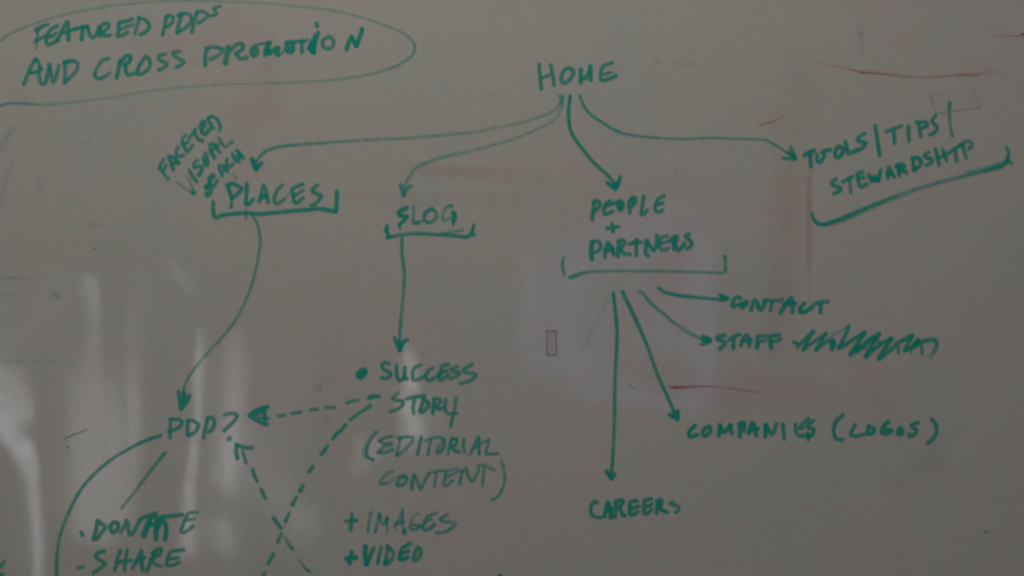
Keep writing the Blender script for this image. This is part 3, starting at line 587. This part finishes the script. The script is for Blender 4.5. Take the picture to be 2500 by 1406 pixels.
GAPS_L = """X: s26 w60 -60,900,.25 20,930,.45 50,1010,.6; s14 w50 -40,940,.45 0,1000,.55 30,1060,.62 60,1090,.65; w44 62,1100,.65 78,1150,.6; w32 82,1180,.68 88,1250,.68 92,1330,.68; w26 94,1350,.68 97,1480,.62; s20 w70 -60,1010,.45 0,1050,.5;
 s16 w34 216,690,0.252 228,720,0.308 232,800,0.196 230,870,0.210 240,950,0.168; s20 w26 318,740,0.070 325,860,0.140 330,960,0.280 325,1080,0.308 315,1200,0.280 300,1280,0.210; s26 w110 215,960,0.140 235,1060,0.280 240,1180,0.308 240,1270,0.280; s16 w30 275,940,0.140 290,1040,0.182 285,1200,0.140 ;
 s10 w24 488,815,0.280 488,880,0.504; w28 486,890,0.504 482,960,0.532 478,1050,0.616; w26 472,1080,0.616 464,1150,0.644; w30 460,1180,0.588 458,1260,0.560 456,1330,0.364; s24 w60 470,1290,0.196 460,1340,0.196;
 s22 w40 572,830,0.168 572,900,0.280 570,980,0.448 565,1060,0.504 562,1130,0.476 560,1185,0.308; s18 w60 548,1060,0.140 545,1160,0.224; s22 w26 600,1060,0.140 600,1180,0.112; s20 w60 540,1290,0.280 550,1325,0.252;
 s12 w20 415,640,0.084 430,665,0.196 455,700,0.168 465,715,0.070; s30 w60 640,1080,0.098 650,1200,0.098; s34 w70 700,1200,0.070 740,1270,0.196 730,1300,0.112; s30 w90 150,700,0.042 80,800,0.056;
 s40 w90 180,900,0.070 190,1250,0.084; s50 w120 560,900,0.070 560,1250,0.098; s50 w90 690,900,0.042 690,1250,0.070; s40 w60 -20,700,0.056 0,850,0.084; s16 w30 312,900,.10 322,960,.2 330,1040,.22 325,1120,.12; s12 w22 300,1180,.12 318,1240,.16; s14 w26 222,690,.14 228,740,.12; s20 w60 350,700,.03 345,860,.05; s26 w50 150,1150,.04 155,1300,.04; s50 w140 240,900,.05 250,1080,.09 250,1260,.07; s40 w70 410,980,.02 400,1100,.03; s24 w40 20,820,.05 60,900,.10; s18 w36 400,1180,.03 395,1300,.04; s30 w70 560,1000,.05 556,1150,.05"""
window('tall window behind a drawn sheer curtain, mirrored in the lower left of the whiteboard',
       (-130, 600, 800, 1480), GAPS_L, (0.93, 0.94, 1.0), 4.4)
GAPS_M = """X: s10 w22 982,835,.12 990,860,.28; w34 998,880,.4 1004,930,.42; w40 1002,950,.34 1000,985,.38; w44 1000,1000,.34 1010,1040,.34; s16 w60 1010,1050,.25 1005,1070,.2; s12 w14 978,930,.12 975,1050,.14;
 s12 w12 872,795,.1 880,806,.13; s14 w12 955,735,.05 965,748,.06; s16 w40 880,1085,.18 920,1100,.2 870,1130,.12; s24 w30 860,1150,.07 880,1150,.06; s20 w50 1045,985,.1 1050,1030,.1"""
window('narrow bright window gap, mirrored beside the words SUCCESS STORY',
       (830, 680, 1120, 1190), GAPS_M, (0.95, 0.95, 1.0), 5.5)
GAPS_R = """X: s16 w40 1722,520,0.049 1722,600,0.178 1722,700,0.259 1724,800,0.292 1724,880,0.275 1722,960,0.243 1700,985,0.162; s26 w60 1690,560,0.140 1690,700,0.140 1700,960,0.187; s30 w36 1290,640,0.164 1290,760,0.234 1290,860,0.187; s40 w120 1400,640,0.187 1500,600,0.187 1620,560,0.187; s40 w140 1400,740,0.140 1420,850,0.140; s30 w60 1440,950,0.211 1560,965,0.257 1680,980,0.257; s30 w90 1340,880,0.140 1440,890,0.140; s40 w120 1560,720,0.094 1600,830,0.070; s30 w60 1295,600,.05 1295,740,.10 1290,900,.07; s40 w120 1360,700,.08 1380,880,.07; s40 w120 1620,660,.06 1640,860,.06"""
window('added hazy bluish window giving the glow mirrored around the words PEOPLE and PARTNERS',
       (1200, 440, 1790, 1060), GAPS_R, (0.36, 0.38, 1.0), 2.9)  # unseen source added for the bluish glow, curtain openness shaped to it
